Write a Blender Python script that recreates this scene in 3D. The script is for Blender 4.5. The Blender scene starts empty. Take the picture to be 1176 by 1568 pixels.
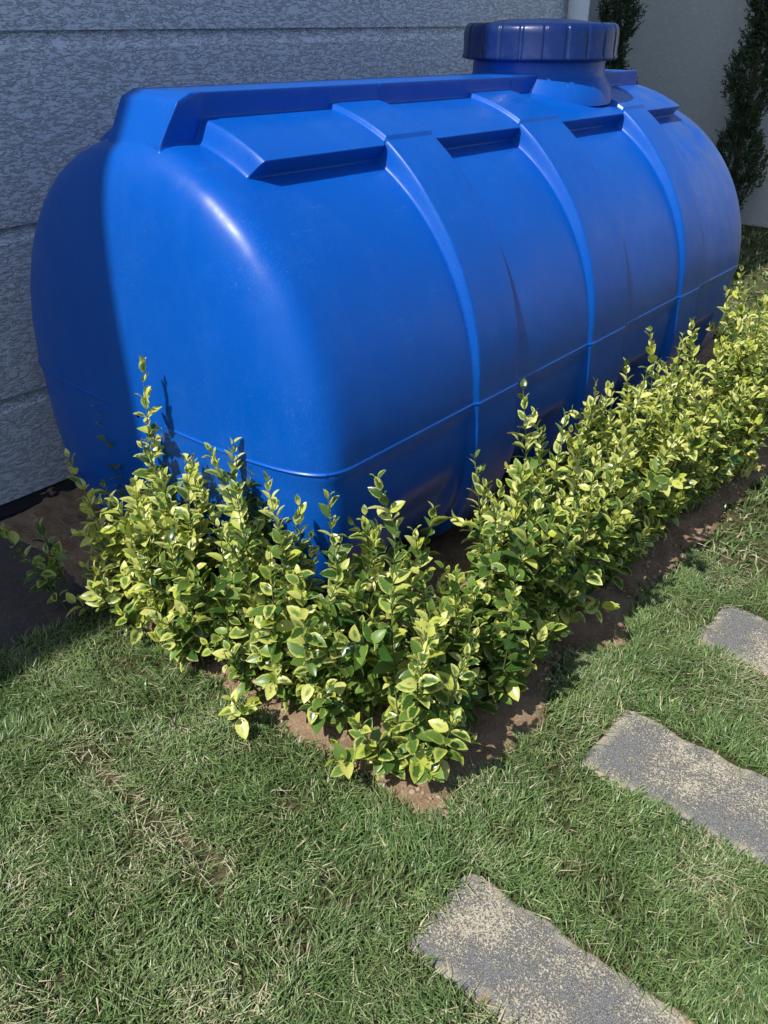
import bpy, math, random
import numpy as np
from mathutils import Vector
random.seed(7); rng = np.random.default_rng(7)
scene = bpy.context.scene
scene.view_settings.view_transform = 'Standard'
try: scene.view_settings.look = 'None'
except Exception: pass
scene.view_settings.exposure = 0

# ------------------------------------------------------------ helpers
def hash2(ix, iy, seed):
    n = (ix.astype(np.int64)*374761393 + iy.astype(np.int64)*668265263 + seed*144269504) & 0xffffffff
    n = ((n ^ (n >> 13))*1274126177) & 0xffffffff
    return ((n ^ (n >> 16)) & 0xffff)/65535.0
def vnoise(x, y, seed=0):
    x = np.asarray(x, float); y = np.asarray(y, float)
    ix = np.floor(x); iy = np.floor(y); fx = x-ix; fy = y-iy
    fx = fx*fx*(3-2*fx); fy = fy*fy*(3-2*fy)
    a = hash2(ix, iy, seed); b = hash2(ix+1, iy, seed); c = hash2(ix, iy+1, seed); d = hash2(ix+1, iy+1, seed)
    return (a*(1-fx)+b*fx)*(1-fy)+(c*(1-fx)+d*fx)*fy
def fbm(x, y, seed=0, o=4):
    s = 0; a = .5; t = 0
    for i in range(o):
        s = s + a*vnoise(x*2**i, y*2**i, seed+i*17); t += a; a *= .5
    return s/t
def sstep(a, b, x):
    t = np.clip((x-a)/(b-a), 0, 1); return t*t*(3-2*t)

def fast_mesh(name, verts, loops, starts, mat, smooth=True, attrs=None, uv=None, parent=None):
    me = bpy.data.meshes.new(name)
    me.vertices.add(len(verts)); me.vertices.foreach_set('co', np.asarray(verts, np.float32).ravel())
    me.loops.add(len(loops)); me.loops.foreach_set('vertex_index', np.asarray(loops, np.int32))
    me.polygons.add(len(starts)); me.polygons.foreach_set('loop_start', np.asarray(starts, np.int32))
    me.update(calc_edges=True)
    me.polygons.foreach_set('use_smooth', np.full(len(starts), smooth, bool))
    if attrs:
        for k, v in attrs.items():
            a = me.attributes.new(k, 'FLOAT', 'POINT'); a.data.foreach_set('value', np.asarray(v, np.float32))
    if uv is not None:
        l = me.uv_layers.new(name='UVMap'); l.data.foreach_set('uv', np.asarray(uv, np.float32)[np.asarray(loops)].ravel())
    me.validate()
    me.materials.append(mat)
    ob = bpy.data.objects.new(name, me); scene.collection.objects.link(ob)
    if parent: ob.parent = parent
    return ob
def grid_faces(nu, nv, wrap=False):
    i = np.arange(nu-1)[:, None]; jn = nv if wrap else nv-1
    j = np.arange(jn)[None, :]; j2 = (j+1) % nv
    q = np.stack([i*nv+j+0*j2, (i+1)*nv+j+0*j2, (i+1)*nv+j2, i*nv+j2], -1).reshape(-1, 4)
    return q
def quads_mesh(name, verts, q, mat, **k):
    q = np.asarray(q); return fast_mesh(name, verts, q.ravel(), np.arange(len(q))*4, mat, **k)
def box(name, a, b, mat, parent=None, bevel=0):
    x0, y0, z0 = a; x1, y1, z1 = b
    v = [(x0,y0,z0),(x1,y0,z0),(x1,y1,z0),(x0,y1,z0),(x0,y0,z1),(x1,y0,z1),(x1,y1,z1),(x0,y1,z1)]
    f = [(0,3,2,1),(4,5,6,7),(0,1,5,4),(1,2,6,5),(2,3,7,6),(3,0,4,7)]
    ob = quads_mesh(name, v, f, mat, smooth=False, parent=parent)
    if bevel:
        m = ob.modifiers.new('b', 'BEVEL'); m.width = bevel; m.segments = 2
    return ob
def lathe(name, prof, c, n, mat, parent=None, rmod=None):
    vs = []
    for k, (r, z) in enumerate(prof):
        for j in range(n):
            a = 2*math.pi*j/n; rr = r*(rmod(a, k, r) if rmod else 1)
            vs.append((c[0]+rr*math.cos(a), c[1]+rr*math.sin(a), c[2]+z))
    q = grid_faces(len(prof), n, True)[:, ::-1]
    return quads_mesh(name, vs, q, mat, parent=parent)

class NT:
    def __init__(s, name):
        s.m = bpy.data.materials.new(name); s.m.use_nodes = True
        s.t = s.m.node_tree; s.t.nodes.clear()
        s.out = s.n('ShaderNodeOutputMaterial')
        s.co = s.n('ShaderNodeTexCoord').outputs['Object']
    def n(s, t, **k):
        nd = s.t.nodes.new(t)
        for a, b in k.items(): setattr(nd, a, b)
        return nd
    def put(s, sock, v):
        if isinstance(v, bpy.types.NodeSocket): s.t.links.new(v, sock)
        elif v is not None: sock.default_value = v
    def noise(s, scale, detail=4, rough=.55, vec=None, sc=None, dist=0):
        v = vec or s.co
        if sc:
            mp = s.n('ShaderNodeMapping'); s.put(mp.inputs['Vector'], v); mp.inputs['Scale'].default_value = sc; v = mp.outputs[0]
        nd = s.n('ShaderNodeTexNoise'); s.put(nd.inputs['Vector'], v)
        nd.inputs['Scale'].default_value = scale; nd.inputs['Detail'].default_value = detail
        nd.inputs['Roughness'].default_value = rough; nd.inputs['Distortion'].default_value = dist
        return nd.outputs['Fac']
    def mr(s, v, a, b, c=0., d=1., smooth=False):
        nd = s.n('ShaderNodeMapRange')
        if smooth: nd.interpolation_type = 'SMOOTHSTEP'
        s.put(nd.inputs[0], v)
        for i, x in enumerate((a, b, c, d)): s.put(nd.inputs[i+1], x)
        return nd.outputs[0]
    def math(s, op, a, b=None):
        nd = s.n('ShaderNodeMath', operation=op); s.put(nd.inputs[0], a)
        if b is not None: s.put(nd.inputs[1], b)
        return nd.outputs[0]
    def mix(s, f, a, b, mode='MIX'):
        nd = s.n('ShaderNodeMix', data_type='RGBA', blend_type=mode)
        s.put(nd.inputs[0], f)
        s.put(nd.inputs[6], a if not isinstance(a, tuple) else (*a, 1)); s.put(nd.inputs[7], b if not isinstance(b, tuple) else (*b, 1))
        return nd.outputs[2]
    def attr(s, name):
        nd = s.n('ShaderNodeAttribute', attribute_name=name); return nd.outputs['Fac']
    def bump(s, h, strength=.5, dist=.01, normal=None):
        nd = s.n('ShaderNodeBump'); s.put(nd.inputs['Height'], h); nd.inputs['Strength'].default_value = strength
        nd.inputs['Distance'].default_value = dist
        if normal: s.put(nd.inputs['Normal'], normal)
        return nd.outputs[0]
    def bsdf(s, col, rough=.8, spec=.3, normal=None, transl=0, tcol=None):
        b = s.n('ShaderNodeBsdfPrincipled')
        s.put(b.inputs['Base Color'], (*col, 1) if isinstance(col, tuple) else col)
        s.put(b.inputs['Roughness'], rough); s.put(b.inputs['Specular IOR Level'], spec)
        if normal: s.put(b.inputs['Normal'], normal)
        o = b.outputs[0]
        if transl:
            t = s.n('ShaderNodeBsdfTranslucent'); s.put(t.inputs[0], tcol if tcol is not None else ((*col, 1) if isinstance(col, tuple) else col))
            mx = s.n('ShaderNodeMixShader'); mx.inputs[0].default_value = transl
            s.t.links.new(o, mx.inputs[1]); s.t.links.new(t.outputs[0], mx.inputs[2]); o = mx.outputs[0]
        s.t.links.new(o, s.out.inputs['Surface'])
        return s.m

# ------------------------------------------------------------ materials
def mat_tank():
    n = NT('blue_polyethylene')
    sp = n.n('ShaderNodeSeparateXYZ'); n.put(sp.inputs[0], n.co)
    dust = n.mr(n.noise(420, 2, .6), .63, .71)
    patch = n.mr(n.noise(3.2, 5, .6), .42, .72)
    d = n.math('MULTIPLY', dust, n.mr(patch, 0, 1, .18, .9))
    streak = n.mr(n.noise(9, 6, .7, sc=(1, 1, .25)), .5, .8, 0, .20)
    scr = n.mr(n.noise(55, 3, .7, sc=(.12, 1, 1), dist=.4), .65, .75, 0, .35)
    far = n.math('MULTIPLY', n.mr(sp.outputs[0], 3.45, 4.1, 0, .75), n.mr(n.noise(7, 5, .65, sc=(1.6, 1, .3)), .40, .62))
    base = n.mix(n.noise(1.7, 3), (.0, .080, .43), (.0, .104, .52))
    base = n.mix(streak, base, (.03, .17, .55))
    base = n.mix(n.math('MULTIPLY', scr, patch), base, (.20, .34, .62))
    base = n.mix(n.math('MULTIPLY', d, .6), base, (.28, .42, .66))
    base = n.mix(far, base, (.09, .14, .30))  # grey streaks at the far end: reflections painted into the base colour
    r = n.mr(n.noise(6, 6, .7), .3, .75, .25, .46)
    nb = n.bump(n.noise(5, 2), .25, .02)
    nb = n.bump(n.noise(260, 2), .10, .001, nb)
    return n.bsdf(base, r, .32, nb)
def mat_lid():
    n = NT('navy_lid_plastic')
    base = n.mix(n.mr(n.noise(40, 5, .7), .5, .8, 0, .35), (.003, .020, .12), (.04, .07, .20))
    return n.bsdf(base, n.mr(n.noise(9, 5), .3, .7, .2, .4), .5, n.bump(n.noise(60, 3), .15, .003))
def mat_wall(name, c1, c2, sx=(1, 1, 3.2), amp=1.0):
    n = NT(name)
    a = n.noise(26, 5, .65, sc=sx, dist=.6)
    ridg = n.mr(a, .47, .60, 0, 1, True)
    f = n.noise(150, 3, .6)
    h = n.math('ADD', n.math('MULTIPLY', ridg, .8), n.math('MULTIPLY', f, .5))
    col = n.mix(n.noise(1.3, 5, .6), c1, c2)
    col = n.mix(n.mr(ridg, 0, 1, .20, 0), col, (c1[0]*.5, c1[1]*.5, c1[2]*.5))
    return n.bsdf(col, .9, .15, n.bump(h, .85*amp, .010))
def mat_soil(name='soil'):
    n = NT(name)
    c = n.mix(n.mr(n.noise(9, 6, .65), .3, .7), (.18, .115, .068), (.42, .29, .185))
    c = n.mix(n.mr(n.noise(90, 3, .6), .52, .7, 0, .6), c, (.50, .37, .26))
    h = n.math('ADD', n.noise(45, 6, .7), n.math('MULTIPLY', n.noise(220, 3), .4))
    return n.bsdf(c, .95, .1, n.bump(h, .9, .012))
def mat_conc():
    n = NT('dusty_concrete')
    c = n.mix(n.mr(n.noise(4, 6, .65), .35, .65), (.06, .056, .052), (.12, .105, .088))
    c = n.mix(n.mr(n.noise(120, 3, .6), .55, .7, 0, .6), c, (.22, .18, .135))
    return n.bsdf(c, .9, .2, n.bump(n.noise(160, 4, .7), .5, .004))
def mat_ground():
    n = NT('turf_ground')
    c = n.mix(n.mr(n.noise(14, 6, .7), .35, .65), (.038, .050, .018), (.13, .11, .06))
    c2 = n.mix(n.mr(n.noise(.5, 4), .4, .6), (.07, .11, .03), (.10, .14, .045))
    g = n.n('ShaderNodeNewGeometry')
    ln = n.n('ShaderNodeVectorMath', operation='LENGTH'); n.put(ln.inputs[0], g.outputs['Position'])
    c = n.mix(n.mr(ln.outputs['Value'], 6, 12), c, c2)
    return n.bsdf(c, 1.0, .05, n.bump(n.noise(60, 5, .7), .8, .01))
def mat_grass():
    n = NT('grass_blades')
    r = n.attr('rnd'); h = n.attr('hgt'); dry = n.attr('dry')
    c = n.mix(n.mr(r, 0, 1), (.054, .115, .028), (.235, .345, .118))
    c = n.mix(n.mr(n.noise(2.6, 4, .6), .42, .7, 0, .32), c, (.26, .29, .12))
    c = n.mix(dry, c, (.60, .53, .35))
    c = n.mix(n.mr(h, 0, .5, .68, 0), c, (.060, .066, .026))  # darker towards the roots: shade between blades painted into the colour
    return n.bsdf(c, .40, .5)
def mat_stone():
    n = NT('paver_stone')
    sand = n.noise(5, 5, .65)
    th = n.mr(sand, .30, .62, .61, .42)
    sp = n.noise(240, 3, .7)
    spk = n.mr(n.math('SUBTRACT', sp, th), -.05, .05)
    fine = n.noise(420, 2)
    gray = n.mix(n.mr(fine, .4, .6), (.115, .12, .127), (.31, .312, .315))
    tan = n.mix(n.mr(n.noise(60, 4), .3, .7), (.44, .39, .29), (.62, .56, .43))
    e = n.attr('edge')
    f = n.math('MAXIMUM', spk, n.math('MULTIPLY', e, n.mr(n.noise(22, 4), .42, .54)))
    c = n.mix(f, gray, tan)
    c = n.mix(n.math('MULTIPLY', e, n.mr(n.noise(12, 3), .57, .66)), c, (.52, .36, .22))
    return n.bsdf(c, .85, .25, n.bump(n.math('ADD', n.noise(150, 5, .65), n.math('MULTIPLY', f, .5)), .95, .006))
def mat_leaf():
    n = NT('variegated_leaf')
    uv = n.n('ShaderNodeUVMap'); sp = n.n('ShaderNodeSeparateXYZ'); n.t.links.new(uv.outputs[0], sp.inputs[0])
    u = sp.outputs[0]; v = sp.outputs[1]
    au = n.math('ABSOLUTE', u)
    vv = n.math('ABSOLUTE', n.math('SUBTRACT', n.math('MULTIPLY', v, 2.0), 1.0))
    d = n.math('MAXIMUM', au, n.math('MULTIPLY', vv, .80))
    d = n.math('ADD', d, n.math('MULTIPLY', n.math('SUBTRACT', n.noise(75, 3, .7), .5), 1.0))
    r = n.attr('rnd'); yl = n.attr('yel')
    th = n.mr(yl, 0, 1, 1.26, -.2)
    f = n.mr(n.math('SUBTRACT', d, th), -.18, .22)
    green = n.mix(r, (.034, .095, .017), (.18, .30, .055))
    yel = n.mix(n.attr('rn2'), (.48, .54, .065), (.72, .72, .24))
    c = n.mix(f, green, yel)
    rib = n.mr(au, 0.0, .07, .3, 0)
    c = n.mix(rib, c, (.22, .30, .08))
    return n.bsdf(c, n.mr(r, 0, 1, .26, .42), .5, None, .22, c)

M_tank, M_lid = mat_tank(), mat_lid()
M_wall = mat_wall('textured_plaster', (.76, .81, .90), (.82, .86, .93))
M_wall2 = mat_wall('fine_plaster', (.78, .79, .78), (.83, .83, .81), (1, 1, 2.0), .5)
M_soil, M_dark = mat_soil(), mat_conc()
M_ground, M_grass, M_stone, M_leaf = mat_ground(), mat_grass(), mat_stone(), mat_leaf()
def simple(name, c, r=.6, sc=20):
    n = NT(name); c2 = tuple(x*.8 for x in c)
    return n.bsdf(n.mix(n.noise(sc, 4), c, c2), r, .3, n.bump(n.noise(sc*3, 3), .2, .003))
M_white = simple('white_painted_metal', (.80, .81, .82), .45)
M_roof = simple('roof_tiles', (.28, .13, .09), .8)
M_plinth = simple('plinth_bitumen', (.015, .015, .017), .7)
M_stem = simple('green_stem', (.13, .18, .055), .6, 60)
M_bark = simple('conifer_bark', (.10, .065, .04), .9, 60)
M_conif = NT('conifer_foliage'); M_conif = M_conif.bsdf(M_conif.mix(M_conif.attr('rnd'), (.025, .05, .022), (.095, .14, .06)), .6, .3)
M_peb = simple('pebble', (.42, .31, .21), .9, 30)

# ------------------------------------------------------------ ground
quads_mesh('ground', [(-300,-300,0),(300,-300,0),(300,300,0),(-300,300,0)], [(0,1,2,3)], M_ground, smooth=False)

def bedX(y): return 1.085 + .06*(fbm(y*5, y*0+3, 5)-.5)*2
def bedY(x): return .785 + .07*(fbm(x*4, x*0+9, 8)-.5)*2
def strip_edge(x): return 2.13 + .05*(fbm(x*5, x*0+1, 4)-.5)*2
xs = np.arange(1.0, 5.0, .014); ys = np.arange(.69, 2.93, .014)
Xg, Yg = np.meshgrid(xs, ys, indexing='ij')
ins = np.minimum(np.minimum(Xg-bedX(Yg), Yg-bedY(Xg)), 4.95-Xg) + .05*(fbm(Xg*16, Yg*16, 91, 3)-.5)
Zg = -.02 + .032*sstep(-.03, .03, ins) + .03*(fbm(Xg*9, Yg*9, 2, 5)-.5)*sstep(-.02, .06, ins) + .016*(fbm(Xg*40, Yg*40, 3, 3)-.5)*sstep(-.02, .03, ins) + .02*sstep(0,.25,ins)
quads_mesh('garden_soil', np.stack([Xg, Yg, Zg], -1).reshape(-1, 3), grid_faces(len(xs), len(ys)), M_soil)
def pebbles(name, pts, mat):
    ico = np.array([(0,0,-1),(.72,-.53,-.45),(-.28,-.85,-.45),(-.89,0,-.45),(-.28,.85,-.45),(.72,.53,-.45),(.28,-.85,.45),(-.72,-.53,.45),(-.72,.53,.45),(.28,.85,.45),(.89,0,.45),(0,0,1)])
    fc = np.array([(0,1,2),(1,0,5),(0,2,3),(0,3,4),(0,4,5),(1,5,10),(2,1,6),(3,2,7),(4,3,8),(5,4,9),(1,10,6),(2,6,7),(3,7,8),(4,8,9),(5,9,10),(6,10,11),(7,6,11),(8,7,11),(9,8,11),(10,9,11)])
    V = []; F = []
    for k, (x, y, z, s) in enumerate(pts):
        v = ico*(s*(.7+.6*rng.random((12, 1))))*np.array([1, .7+.5*rng.random(), .6]); a = rng.random()*6.28
        R = np.array([[math.cos(a), -math.sin(a), 0], [math.sin(a), math.cos(a), 0], [0, 0, 1]])
        V.append(v@R.T+np.array([x, y, z])); F.append(fc+12*k)
    F = np.concatenate(F); return fast_mesh(name, np.concatenate(V), F.ravel(), np.arange(len(F))*3, mat)
pp = []
while len(pp) < 1300:
    if random.random() < .45: x = random.uniform(1.03, 1.3); y = random.uniform(.7, 2.2)
    else: x = random.uniform(1.05, 4.0); y = random.uniform(.75, 1.0)
    if x < 1.08 or y < .77:
        if random.random() < .6: continue
    pp.append((x, y, .010+.02*min(1, max(0, min(x-1.09, y-.79)/.2)), random.choice([.0025, .003, .004, .005, .007, .011])*random.uniform(.6, 1.2)))
pebbles('soil_pebbles', pp, M_peb)
xs = np.arange(-6, 1.12, .03); ys = np.arange(2.04, 2.98, .03)
Xg, Yg = np.meshgrid(xs, ys, indexing='ij')
Zg = .006+.0*Xg + .006*(fbm(Xg*6, Yg*6, 6)-.5) - .03*(1-sstep(-.02, .03, Yg-strip_edge(Xg)))
quads_mesh('concrete_walkway', np.stack([Xg, Yg, Zg], -1).reshape(-1, 3), grid_faces(len(xs), len(ys)), M_dark)

# ------------------------------------------------------------ stepping stones
stones = [(-.52,-.25,.02,.63),(.13,.385,-.02,.62),(.80,1.05,.0,.635),(1.465,1.745,-.03,.608),(2.13,2.40,-.03,.575),(2.80,3.08,-.03,.57),(3.48,3.76,-.03,.57),(4.15,4.43,-.03,.57),(4.83,5.11,-.03,.57)]
for k, (x0, x1, y0, y1) in enumerate(stones):
    xs = np.arange(x0-.03, x1+.03, .006); ys = np.arange(y0-.03, y1+.03, .006)
    Xg, Yg = np.meshgrid(xs, ys, indexing='ij')
    cx = np.minimum(Xg-x0, x1-Xg); cy = np.minimum(Yg-y0, y1-Yg); e = np.minimum(cx, cy)
    rr = .03; e = np.where((cx < rr) & (cy < rr), rr-np.hypot(rr-cx, rr-cy), e)
    e = e + .036*(fbm(Xg*14, Yg*14, 30+k, 5)-.5)
    Z = -.02 + .030*sstep(-.006, .008, e) - .003*(1-sstep(.0, .03, e)) + .004*(fbm(Xg*30, Yg*30, 50+k, 4)-.5)
    quads_mesh('stepping_stone', np.stack([Xg, Yg, Z], -1).reshape(-1, 3), grid_faces(len(xs), len(ys)), M_stone, attrs={'edge': (1-sstep(.0, .05, e)).ravel()})

# ------------------------------------------------------------ grass
def grass(x0, x1, y0, y1, dens, wid, hmul, exclude=None):
    n = int((x1-x0)*(y1-y0)*dens)
    x = rng.uniform(x0, x1, n); y = rng.uniform(y0, y1, n)
    jx = x+.05*(rng.random(n)-.5); jy = y+.05*(rng.random(n)-.5)
    jn = .05*(fbm(x*16, y*16, 91, 3)-.5)
    keep = ~((jx+jn > bedX(jy)-.0) & (jy+jn > bedY(jx)) & (jx < 4.95))
    keep &= ~((jy > strip_edge(jx)) & (jx < 1.12)) & (y < 2.86)
    sn_ = fbm(x*18, y*18, 7, 3)
    for (a, b, c, d) in stones:
        s_ = .014*rng.random(n)+.028*(sn_-.45)
        keep &= ~((x > a+s_) & (x < b-s_) & (y > c+s_) & (y < d-s_))
    if exclude: keep &= ~((x > exclude[0]) & (x < exclude[1]) & (y > exclude[2]) & (y < exclude[3]))
    seam = np.abs(x-(.675+.04*(vnoise(y*9, y*0, 3)-.5)))
    kill = (seam < .018) & (y > 1.02) & (y < 1.66) & (rng.random(n) < .94)
    seam2 = np.abs(y-(1.62+.03*(vnoise(x*9, x*0, 4)-.5)))
    kill |= (seam2 < .012) & (x > .3) & (x < .68) & (rng.random(n) < .6)
    seam3 = np.abs(y-(1.06+.03*(vnoise(x*9, x*0, 14)-.5)))
    kill |= (seam3 < .010) & (x > .3) & (x < .95) & (rng.random(n) < .6)
    dn = fbm(x*11, y*11, 12, 3)
    kill |= (dn < .38) & (rng.random(n) < .60)
    keep &= ~kill
    x = x[keep]; y = y[keep]; n = len(x)
    seam = seam[keep]
    hn = .45+1.1*fbm(x*8, y*8, 21, 3)
    h = (.018+.028*rng.random(n)**1.3)*hn*hmul
    az = rng.random(n)*6.283
    flow = fbm(x*3.5, y*3.5, 40, 2)*12.0
    az = np.where(rng.random(n) < .45, flow+rng.normal(0, .7, n), az)
    lean = np.abs(rng.normal(.56, .36, n))
    dryp = fbm(x*5, y*5, 77, 4)
    near = ((seam < .05) & (y > 1.0) & (y < 1.7)).astype(float)
    dr = (rng.random(n) < (.05+.20*sstep(.52, .72, dryp)+.22*near)).astype(float)*rng.uniform(.4, 1, n)
    flat = dr > .5
    lean = np.where(flat, lean+.8, lean)
    dx, dy = np.cos(az), np.sin(az)
    px, py = -dy, dx
    tw = rng.normal(0, .5, n)
    px, py = px*np.cos(tw)-py*np.sin(tw), px*np.sin(tw)+py*np.cos(tw)
    w = wid*(.55+.75*rng.random(n))/2
    l1 = h*.5*lean*.6; z1 = h*.55
    l2 = h*lean*1.25; z2 = h*np.clip(1.05-.38*lean, .18, 1)
    z1 = np.minimum(z1, z2*.8+.002)
    V = np.zeros((n, 5, 3))
    V[:, 0] = np.stack([x-px*w, y-py*w, 0*x-.002], -1); V[:, 1] = np.stack([x+px*w, y+py*w, 0*x-.002], -1)
    V[:, 2] = np.stack([x+dx*l1+px*w*.9, y+dy*l1+py*w*.9, z1], -1); V[:, 3] = np.stack([x+dx*l1-px*w*.9, y+dy*l1-py*w*.9, z1], -1)
    V[:, 4] = np.stack([x+dx*l2, y+dy*l2, z2], -1)
    r = np.repeat(np.clip(rng.normal(.42, .34, n)+.6*(fbm(x*6, y*6, 61, 3)-.5), 0, 1), 5)
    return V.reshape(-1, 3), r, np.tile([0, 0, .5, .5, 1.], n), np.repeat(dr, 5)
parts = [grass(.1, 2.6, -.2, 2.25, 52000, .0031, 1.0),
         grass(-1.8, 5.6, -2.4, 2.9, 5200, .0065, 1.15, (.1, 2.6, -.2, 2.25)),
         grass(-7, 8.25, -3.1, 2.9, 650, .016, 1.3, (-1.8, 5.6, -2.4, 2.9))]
V = np.concatenate([p[0] for p in parts]); n = len(V)//5
base = np.arange(n)[:, None]*5
L = (base+np.array([[0, 1, 2, 3, 3, 2, 4]])).ravel()
S = (np.arange(n)[:, None]*7+np.array([[0, 4]])).ravel()
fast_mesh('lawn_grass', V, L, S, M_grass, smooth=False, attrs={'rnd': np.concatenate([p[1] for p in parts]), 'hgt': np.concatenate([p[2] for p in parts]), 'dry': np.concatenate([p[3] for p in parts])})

# ------------------------------------------------------------ TANK
tank = bpy.data.objects.new('water_tank', None); scene.collection.objects.link(tank)
CY, CZ, R = 2.01, .65, .705
X0, X1, A, P = 1.43, 4.06, .185, 3.5
bands = [(1.955, 2.185), (2.66, 2.93), (3.43, 3.63)]
edgesX = [1.43, 1.50, 3.95, 4.0, 1.955, 2.185, 2.66, 2.93, 3.43, 3.63, 1.62, 1.90, 2.26, 2.58, 3.0, 3.35]
xs = set(np.round(np.arange(X0, X1, .02), 4).tolist())
for e in edgesX: xs |= set(np.round(np.arange(e-.036, e+.036, .003), 4).tolist())
xs = sorted(x for x in xs if X0 <= x <= X1)
if xs[0] != X0: xs = [X0]+xs
a = np.linspace(0.0005, math.pi/2, 110)
capx = -A*np.cos(a)**(2/P); capr = np.sin(a)**(2/P)
sx = np.concatenate([X0+capx, xs[1:], (X1-capx[::-1])[1:]]); sr = np.concatenate([capr, np.ones(len(xs)-1), capr[::-1][1:]])*R
ph = set(np.round(np.arange(-180, 180, 1.5), 3).tolist())
for c, hw, st in [(90-10, 5.4, .10), (90+12, 3.4, .10), (90-27, 2.4, .12), (90+27, 2.4, .12), (0, 1.2, .12), (179, .99, .12), (-179, .99, .12), (-19, 6, .5), (-161, 6, .5)]:
    ph |= set(np.round(np.arange(c-hw, c+hw, st), 3).tolist())
ph = np.radians(np.array(sorted(p for p in ph if -180 <= p < 180)))
SX, PH = np.meshgrid(sx, ph, indexing='ij'); SR = np.meshgrid(sr, ph, indexing='ij')[0]
ang = np.degrees(np.abs(PH-math.pi/2)); ang = np.where(ang > 180, 360-ang, ang)
down = ang-90
off = np.zeros_like(SX)
bw = np.zeros_like(SX)
for (b0, b1) in bands:
    bw = np.maximum(bw, sstep(b0-.012, b0+.012, SX)*(1-sstep(b1-.010, b1+.012, SX)))
shX = sstep(1.455, 1.495, SX)*(1-sstep(3.970, 3.985, SX))
sh = shX*(1-sstep(26.6, 27.4, ang))
off += .052*sh
# small scoop added in front of each shoulder ledge to deepen the shade
off -= .012*shX*(1-bw)*sstep(26.8, 27.6, ang)*(1-sstep(28.2, 31.5, ang))
bamp = np.interp(ang, [0, 26.6, 27.4, 45, 88, 100, 130, 180], [.066, .066, .058, .036, .010, .018, .02, .0])
off = np.maximum(off, bamp*bw)
rec = np.zeros_like(SX)
for (b0, b1, dd) in [(1.62, 1.90, .45), (2.26, 2.58, 1), (3.0, 3.35, 1), (3.7, 3.95, 1)]:
    rec = np.maximum(rec, dd*sstep(b0-.01, b0+.035, SX)*(1-sstep(b1-.035, b1+.01, SX)))
off -= .06*rec*sstep(14, 26, down)
off -= .010*sstep(.5, 5, down)*(1-.6*bw)
RR = SR + off*np.clip(SR/R, 0, 1)
# undercut added to darken the ledge face: push the raised edge outwards tangentially
lip = np.radians(1.5)*sh*(1-bw)*np.exp(-((26.4-ang)/1.6)**2)*np.sign(math.pi/2-PH)*(np.sin(PH) > 0)
PH2 = PH-lip
sn = np.sin(PH2); cs = np.cos(PH2)
kk = (np.abs(cs)**3.3+np.abs(sn*R/.635)**3.3)**(-1/3.3)
blend = np.clip(SR/R, 0, 1)**2
RR = RR*np.where(sn < 0, 1+(kk-1)*blend, 1.0)
stv = np.interp(SX, [1.4, 4.2], [1.05, 1.0])
Y = CY + RR*cs; Z = CZ + RR*sn*np.where(sn > 0, stv, 1.0); X = SX.copy()
zr = np.interp(SX, [1.315, 1.317, 1.35, 1.405, 1.445, 3.96, 4.02, 4.10, 4.101], [0, 1.29, 1.38, 1.478, 1.494, 1.454, 1.32, 1.25, 0])
wy = sstep(1.878, 1.886, Y)*(1-sstep(2.100, 2.109, Y))
lift = np.maximum(zr-Z, 0)*wy*(sn > 0)
Y = Y - .022*np.clip(lift/.09, 0, 1)*np.exp(-((Y-1.886)/.016)**2)  # overhang added along the ridge edge so its front face falls darker
Z = Z+lift
sm = np.exp(-((Z-CZ)/.0035)**2)
nx = np.where(SX < X0, -1.0, np.where(SX > X1, 1.0, 0))
X = X + sm*.004*nx*(SR < R*.97)*np.clip((SR-.12)/.08, 0, 1); Y = Y + sm*.003*cs*(SR > .3)
Z = np.where(Z < .03, .012+(Z-.03)*.02+.018, Z)
q = grid_faces(len(sx), len(ph), True)[:, ::-1]
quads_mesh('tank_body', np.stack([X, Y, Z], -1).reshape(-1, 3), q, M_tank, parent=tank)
LC = (3.33, 2.01)
neck = [(.31, 1.36), (.30, 1.415), (.272, 1.45), (.266, 1.465), (.264, 1.50), (.264, 1.548), (.2, 1.55)]
lathe('tank_neck', neck, (*LC, 0), 96, M_tank, tank)
def lidmod(t, k, r):
    if 2 <= k <= 8:
        s = (t*22/(2*math.pi)) % 1.0
        return .982 if (s < .13) else 1.0
    return 1
lid = [(.27, 1.518), (.300, 1.514), (.309, 1.518), (.311, 1.524), (.306, 1.533), (.306, 1.605), (.303, 1.622), (.295, 1.634), (.280, 1.640), (.268, 1.640), (.255, 1.634), (.24, 1.638), (.12, 1.652), (.001, 1.655)]
lathe('tank_lid', lid, (*LC, 0), 528, M_lid, tank, lidmod)

# ------------------------------------------------------------ HOUSE
house = bpy.data.objects.new('house', None); scene.collection.objects.link(house)
WY = 2.93; EZ = 5.8
prof = [(WY, .035)]
for i in range(10):
    zt = .44+.59*i
    if zt > 5.7: break
    prof += [(WY, zt-.055), (WY+.022, zt-.012), (WY+.024, zt-.001), (WY, zt)]
prof.append((WY, EZ+.02))
xsw = np.array([-7, 5.3])
v = [(x, y, z) for x in xsw for (y, z) in prof]
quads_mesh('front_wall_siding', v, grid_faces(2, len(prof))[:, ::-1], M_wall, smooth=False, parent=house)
box('wall_core', (-7, WY+.03, 0), (5.298, 9, EZ+.02), M_plinth, house)
box('wall_base', (-7, WY-.085, .0), (5.3, WY+.028, .03), M_plinth, house)
box('side_wall', (5.3, WY+.001, 0.0), (5.36, 4.2, EZ+.02), M_wall, house)
box('recessed_wall', (5.36, 4.2, 0), (8.3, 4.4, EZ+.02), M_wall2, house)
EY = 2.29
box('roof_soffit', (-7.4, EY+.03, EZ+.021), (9.0, 9.2, EZ+.10), M_white, house)
box('roof_fascia', (-7.4, EY, EZ), (9.0, EY+.028, EZ+.18), M_white, house)
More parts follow.
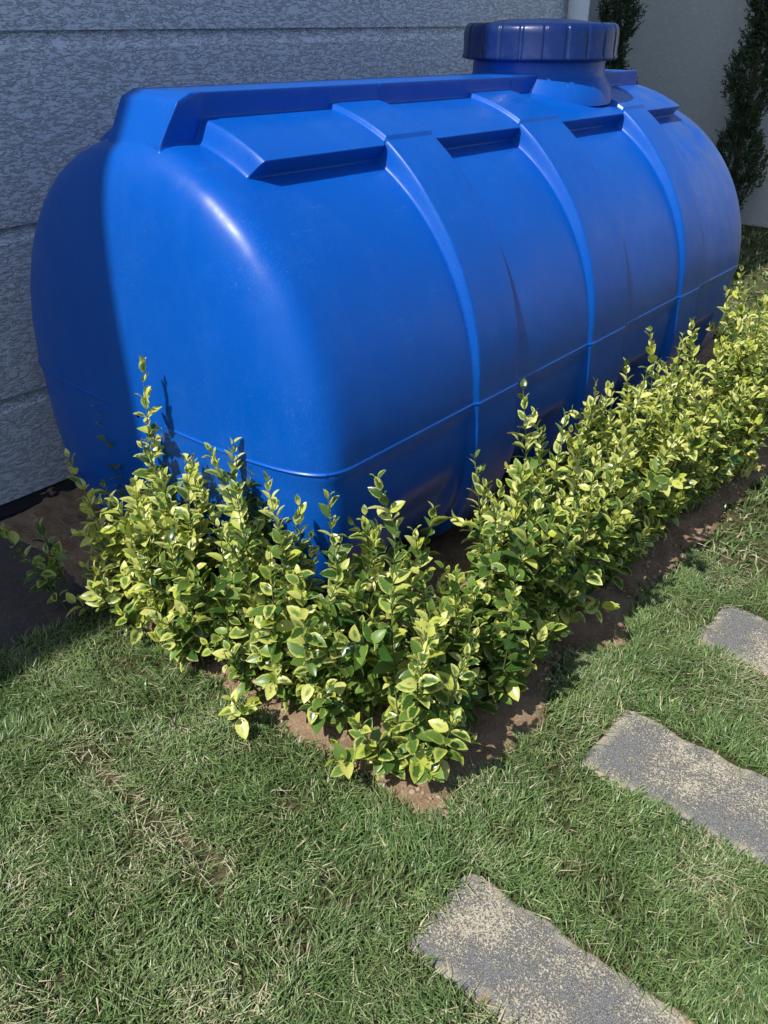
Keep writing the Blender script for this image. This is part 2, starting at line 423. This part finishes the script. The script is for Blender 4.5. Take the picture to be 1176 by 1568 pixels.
v = [(-7.4, EY-.01, EZ+.185), (9.0, EY-.01, EZ+.185), (9.0, 5.8, EZ+1.7), (-7.4, 5.8, EZ+1.7), (9.0, 9.3, EZ+.185), (-7.4, 9.3, EZ+.185)]
quads_mesh('roof', v, [(0,1,2,3),(3,2,4,5)], M_roof, smooth=False, parent=house)
lathe('downpipe', [(.062, 0.05), (.062, .9), (.072, .9), (.072, .96), (.062, .96), (.062, EZ)], (5.13, 2.855, 0), 24, M_white, house)
box('added_unseen_wall', (8.3, -3.2, 0), (8.45, 4.19, 2.5), M_wall2, None, .01)
box('added_unseen_wall', (-7, -3.4, 0), (8.45, -3.21, 2.3), M_wall2, None, .01)  # unseen wall, added to cut sky fill and reflection on the tank's side

# ------------------------------------------------------------ HEDGE
LP, LD, LN, LS, LR, LY = [], [], [], [], [], []
SEG = []
def shoot(base, d, length, r0, yel, spacing=.027, first=0.0, curve=0.3, lsz=.054):
    p = Vector(base); d = Vector(d).normalized(); az = random.random()*6.28
    pts = [p.copy()]
    bend = Vector((random.uniform(-1, 1), random.uniform(-1, 1), .6))*curve
    nn = max(2, int(length/spacing))
    for i in range(nn):
        d = (d+bend*.03+Vector((random.gauss(0, .02), random.gauss(0, .02), .012))).normalized()
        p = p+d*(spacing*random.uniform(.85, 1.15)); pts.append(p.copy())
        fr = (i+1)/nn
        az += math.pi/2+random.gauss(0, .25)
        if p.z < first: continue
        if random.random() < .06 and fr < .8: continue
        side = d.orthogonal().normalized(); b2 = d.cross(side)
        for s in (0, math.pi):
            if random.random() < .05: continue
            a2 = az+s+random.gauss(0, .2)
            o = side*math.cos(a2)+b2*math.sin(a2)
            el = np.interp(fr, [0, .6, .85, 1], [.25, .55, .9, 1.35])+random.gauss(0, .24)
            ld = (o*math.cos(el)+d*math.sin(el)).normalized()
            up = (d*math.cos(el)-o*math.sin(el))
            rollv = ld.cross(up)*random.gauss(0, .4)
            ln = (up+rollv+Vector((random.gauss(0, .12), random.gauss(0, .12), .25))).normalized()
            sz = lsz*random.uniform(.60, 1.15)*np.interp(fr, [0, .3, .85, 1], [.8, 1.0, .88, .5])
            LP.append(p+o*r0); LD.append(ld); LN.append(ln); LS.append(sz); LR.append(random.random())
            yy = random.gauss(yel, .15)+(.40 if random.random() < .16+.55*(fr > .78) else 0)
            LY.append(min(1, max(0, yy)))
    SEG.append((pts, r0)); return pts
def plant(x, y, h, yel, side=3, lean=None):
    l = lean or (random.gauss(0, .12), random.gauss(0, .12))
    pts = shoot((x, y, .005), (l[0], l[1], 1), h, .0032, yel, first=.06)
    n = len(pts)
    for s in range(side):
        i = int(n*random.uniform(.10, .70)); a = random.random()*6.28
        shoot(pts[i], (math.cos(a)*.75, math.sin(a)*.75, random.uniform(.35, 1.0)), random.uniform(.07, .2)*(h/.65), .002, min(1, yel+random.gauss(0, .08)), first=.03)
def clump(cx, cy, h, yel, n, spread=.065, lo=.62):
    for i in range(n):
        a = random.random()*6.28; r = spread*math.sqrt(random.random())
        dx, dy = r*math.cos(a), r*math.sin(a)
        hh = h*(1.0 if i == 0 else random.uniform(lo, .94))*random.uniform(.96, 1.03)
        plant(cx+dx, cy+dy, hh, min(1, max(0, yel+random.gauss(0, .08))), 3, (dx*2.0+random.gauss(0, .10), dy*2.0+random.gauss(0, .10)))
    for i in range(4):
        a = random.random()*6.28
        plant(cx+.05*math.cos(a), cy+.05*math.sin(a), random.uniform(.18, .36), yel-.05, 2, (math.cos(a)*.5, math.sin(a)*.5))
# front row
for (cx, cy, h, ye, n) in [(1.19, .92, .66, .34, 8), (1.21, 1.07, .60, .30, 10), (1.17, 1.22, .71, .28, 10), (1.16, 1.36, .70, .28, 11), (1.15, 1.50, .73, .26, 11), (1.14, 1.64, .74, .34, 11), (1.13, 1.78, .69, .48, 10), (1.13, 1.91, .65, .72, 9), (1.14, 2.01, .50, .50, 6)]:
    clump(cx, cy, h, ye, n)
# side row
x = 1.34; k = 0
hs = [.64, .80, .70, .80, .74, .80]
while x < 4.75:
    h = hs[k] if k < len(hs) else random.uniform(.66, .80)
    clump(x, .955+random.gauss(0, .018), h, random.uniform(.24, .40)+(.14 if x > 2.5 else 0), (12 if x < 2.9 else 8) if k else 8, .075)
    x += random.uniform(.16, .185); k += 1
plant(1.15, 1.90, .88, .40, 2, (0, 0)); plant(1.2, 1.45, .76, .3, 2); plant(1.25, 1.16, .72, .3, 1, (0, 0))
plant(1.25, 2.12, .66, .25, 1, (0, .06)); plant(1.2, 2.07, .45, .3, 2)
plant(1.02, 2.22, .30, .3, 2, (-.1, .15)); plant(.98, 2.18, .36, .3, 1, (-.3, .1)); plant(1.03, 2.06, .16, .5, 3, (-.8, .1))
plant(1.06, 1.97, .22, .5, 2, (-.5, 0)); plant(1.02, 1.33, .15, .55, 3, (-.5, .1)); plant(1.07, 1.02, .14, .4, 2, (-.5, -.2)); plant(1.06, 1.7, .14, .4, 2, (-.5, .2)); plant(1.08, 1.85, .2, .4, 2, (-.6, 0))
rows = np.array([0, .12, .35, .62, .86, 1.0]); wd = np.array([.05, .30, .50, .47, .26, .02])*1.12
tv, tu = [], []
for r_, w_ in zip(rows, wd):
    for s in (-1, 0, 1):
        tv.append((s*w_*.55, r_, abs(s)*w_*.20 - .18*r_*r_)); tu.append((s, r_))
tv = np.array(tv); tu = np.array(tu)
D = np.array([tuple(d) for d in LD]); N = np.array([tuple(d) for d in LN]); Pp = np.array([tuple(p) for p in LP]); Sz = np.array(LS)
N = N-(N*D).sum(1, keepdims=True)*D; N /= np.linalg.norm(N, axis=1, keepdims=True); Xx = np.cross(D, N)
curl = rng.normal(1, .9, len(D))
W = (Xx[:, None]*tv[None, :, 0, None]+D[:, None]*tv[None, :, 1, None]+N[:, None]*(tv[None, :, 2, None]*1.0 + (-.10*(tv[None, :, 1, None]**2))*(curl[:, None, None])))*Sz[:, None, None]+Pp[:, None]
W[..., 2] = np.maximum(W[..., 2], .012)
q = grid_faces(6, 3); nl = len(D)
Q = (q[None]+np.arange(nl)[:, None, None]*18).reshape(-1, 4)
hedge = bpy.data.objects.new('euonymus_hedge', None); scene.collection.objects.link(hedge)
quads_mesh('leaves', W.reshape(-1, 3), Q, M_leaf, parent=hedge, uv=np.tile(tu, (nl, 1)), attrs={'rnd': np.repeat(np.array(LR), 18), 'yel': np.repeat(np.array(LY), 18), 'rn2': np.repeat(rng.random(nl), 18)})
sv, sq = [], []
for pts, r0 in SEG:
    m = len(pts); b = len(sv)
    for i, p in enumerate(pts):
        r = r0*(1-.65*i/m)
        for k in range(4):
            a_ = k*math.pi/2; sv.append((p.x+r*math.cos(a_), p.y+r*math.sin(a_), p.z))
    sq.append(grid_faces(m, 4, True)+b)
quads_mesh('stems', np.array(sv), np.concatenate(sq), M_stem, parent=hedge)

# ------------------------------------------------------------ CONIFERS
def conifer(x, y, h, r, seed, cnt=1000):
    rs = random.Random(seed); rg = np.random.default_rng(seed)
    t = bpy.data.objects.new('conifer_tree', None); scene.collection.objects.link(t)
    lathe('trunk', [(.03, 0), (.022, h*.4), (.012, h*.8), (.003, h)], (x, y, 0), 10, M_bark, t)
    V, Rn = [], []
    for i in range(cnt):
        z = .12+(h-.12)*rs.random()**.9; f = z/h
        rad = r*(1-f**2.2)**.6*(.75+.35*math.sin(z*9+seed)+.3*rs.random())*(.5 if z < .25 else 1)
        a = rs.random()*6.28
        rr = rad*(.35+.65*rs.random())
        c = np.array([x+rr*math.cos(a), y+rr*math.sin(a), z])
        d = np.array([math.cos(a)*.5, math.sin(a)*.5, .9])+rg.normal(0, .25, 3); d /= np.linalg.norm(d)
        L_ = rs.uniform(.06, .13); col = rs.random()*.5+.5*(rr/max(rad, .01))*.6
        for k in range(12):
            s = k/12; b = c+d*L_*s
            e = rg.normal(0, 1, 3); e -= e.dot(d)*d*.4; e = e/np.linalg.norm(e)+d*.8
            e /= np.linalg.norm(e); w = np.cross(e, rg.normal(0, 1, 3)); w /= np.linalg.norm(w)
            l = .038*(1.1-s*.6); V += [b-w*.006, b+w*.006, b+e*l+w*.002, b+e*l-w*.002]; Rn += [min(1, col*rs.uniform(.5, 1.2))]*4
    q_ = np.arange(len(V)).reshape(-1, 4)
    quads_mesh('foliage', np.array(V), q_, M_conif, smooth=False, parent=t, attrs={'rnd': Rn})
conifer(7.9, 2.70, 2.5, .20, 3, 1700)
conifer(7.7, 3.88, 2.5, .18, 5, 1300)
for i, yy in enumerate([1.6, .5, -.6, -1.6]): conifer(7.9, yy, 2.2, .32, 6+i, 900)

# ------------------------------------------------------------ LIGHT, CAMERA
Sd = Vector((-.59, .04, .81)).normalized()
sl = bpy.data.lights.new('sun', 'SUN'); sl.energy = 5.0; sl.angle = math.radians(.53); sl.color = (1, .965, .91)
so = bpy.data.objects.new('sun', sl); scene.collection.objects.link(so)
so.rotation_euler = Sd.to_track_quat('Z', 'Y').to_euler(); so.location = (-5, 1, 8)
w = bpy.data.worlds.new('World'); scene.world = w; w.use_nodes = True
nt = w.node_tree; bg = nt.nodes['Background']; sk = nt.nodes.new('ShaderNodeTexSky'); sk.sky_type = 'NISHITA'
sk.sun_disc = False; sk.sun_elevation = math.asin(Sd.z); sk.sun_rotation = math.atan2(Sd.x, Sd.y)
nt.links.new(sk.outputs[0], bg.inputs[0]); bg.inputs[1].default_value = .14
cd = bpy.data.cameras.new('camera'); cam = bpy.data.objects.new('camera', cd); scene.collection.objects.link(cam)
cam.location = (0, 0, 1.65); cam.rotation_euler = (math.radians(90-30.6), 0, math.radians(40.4-90))
cd.sensor_fit = 'VERTICAL'; cd.sensor_height = 36; cd.lens = 29.27; cd.clip_end = 1000; cd.clip_start = .05
scene.camera = cam
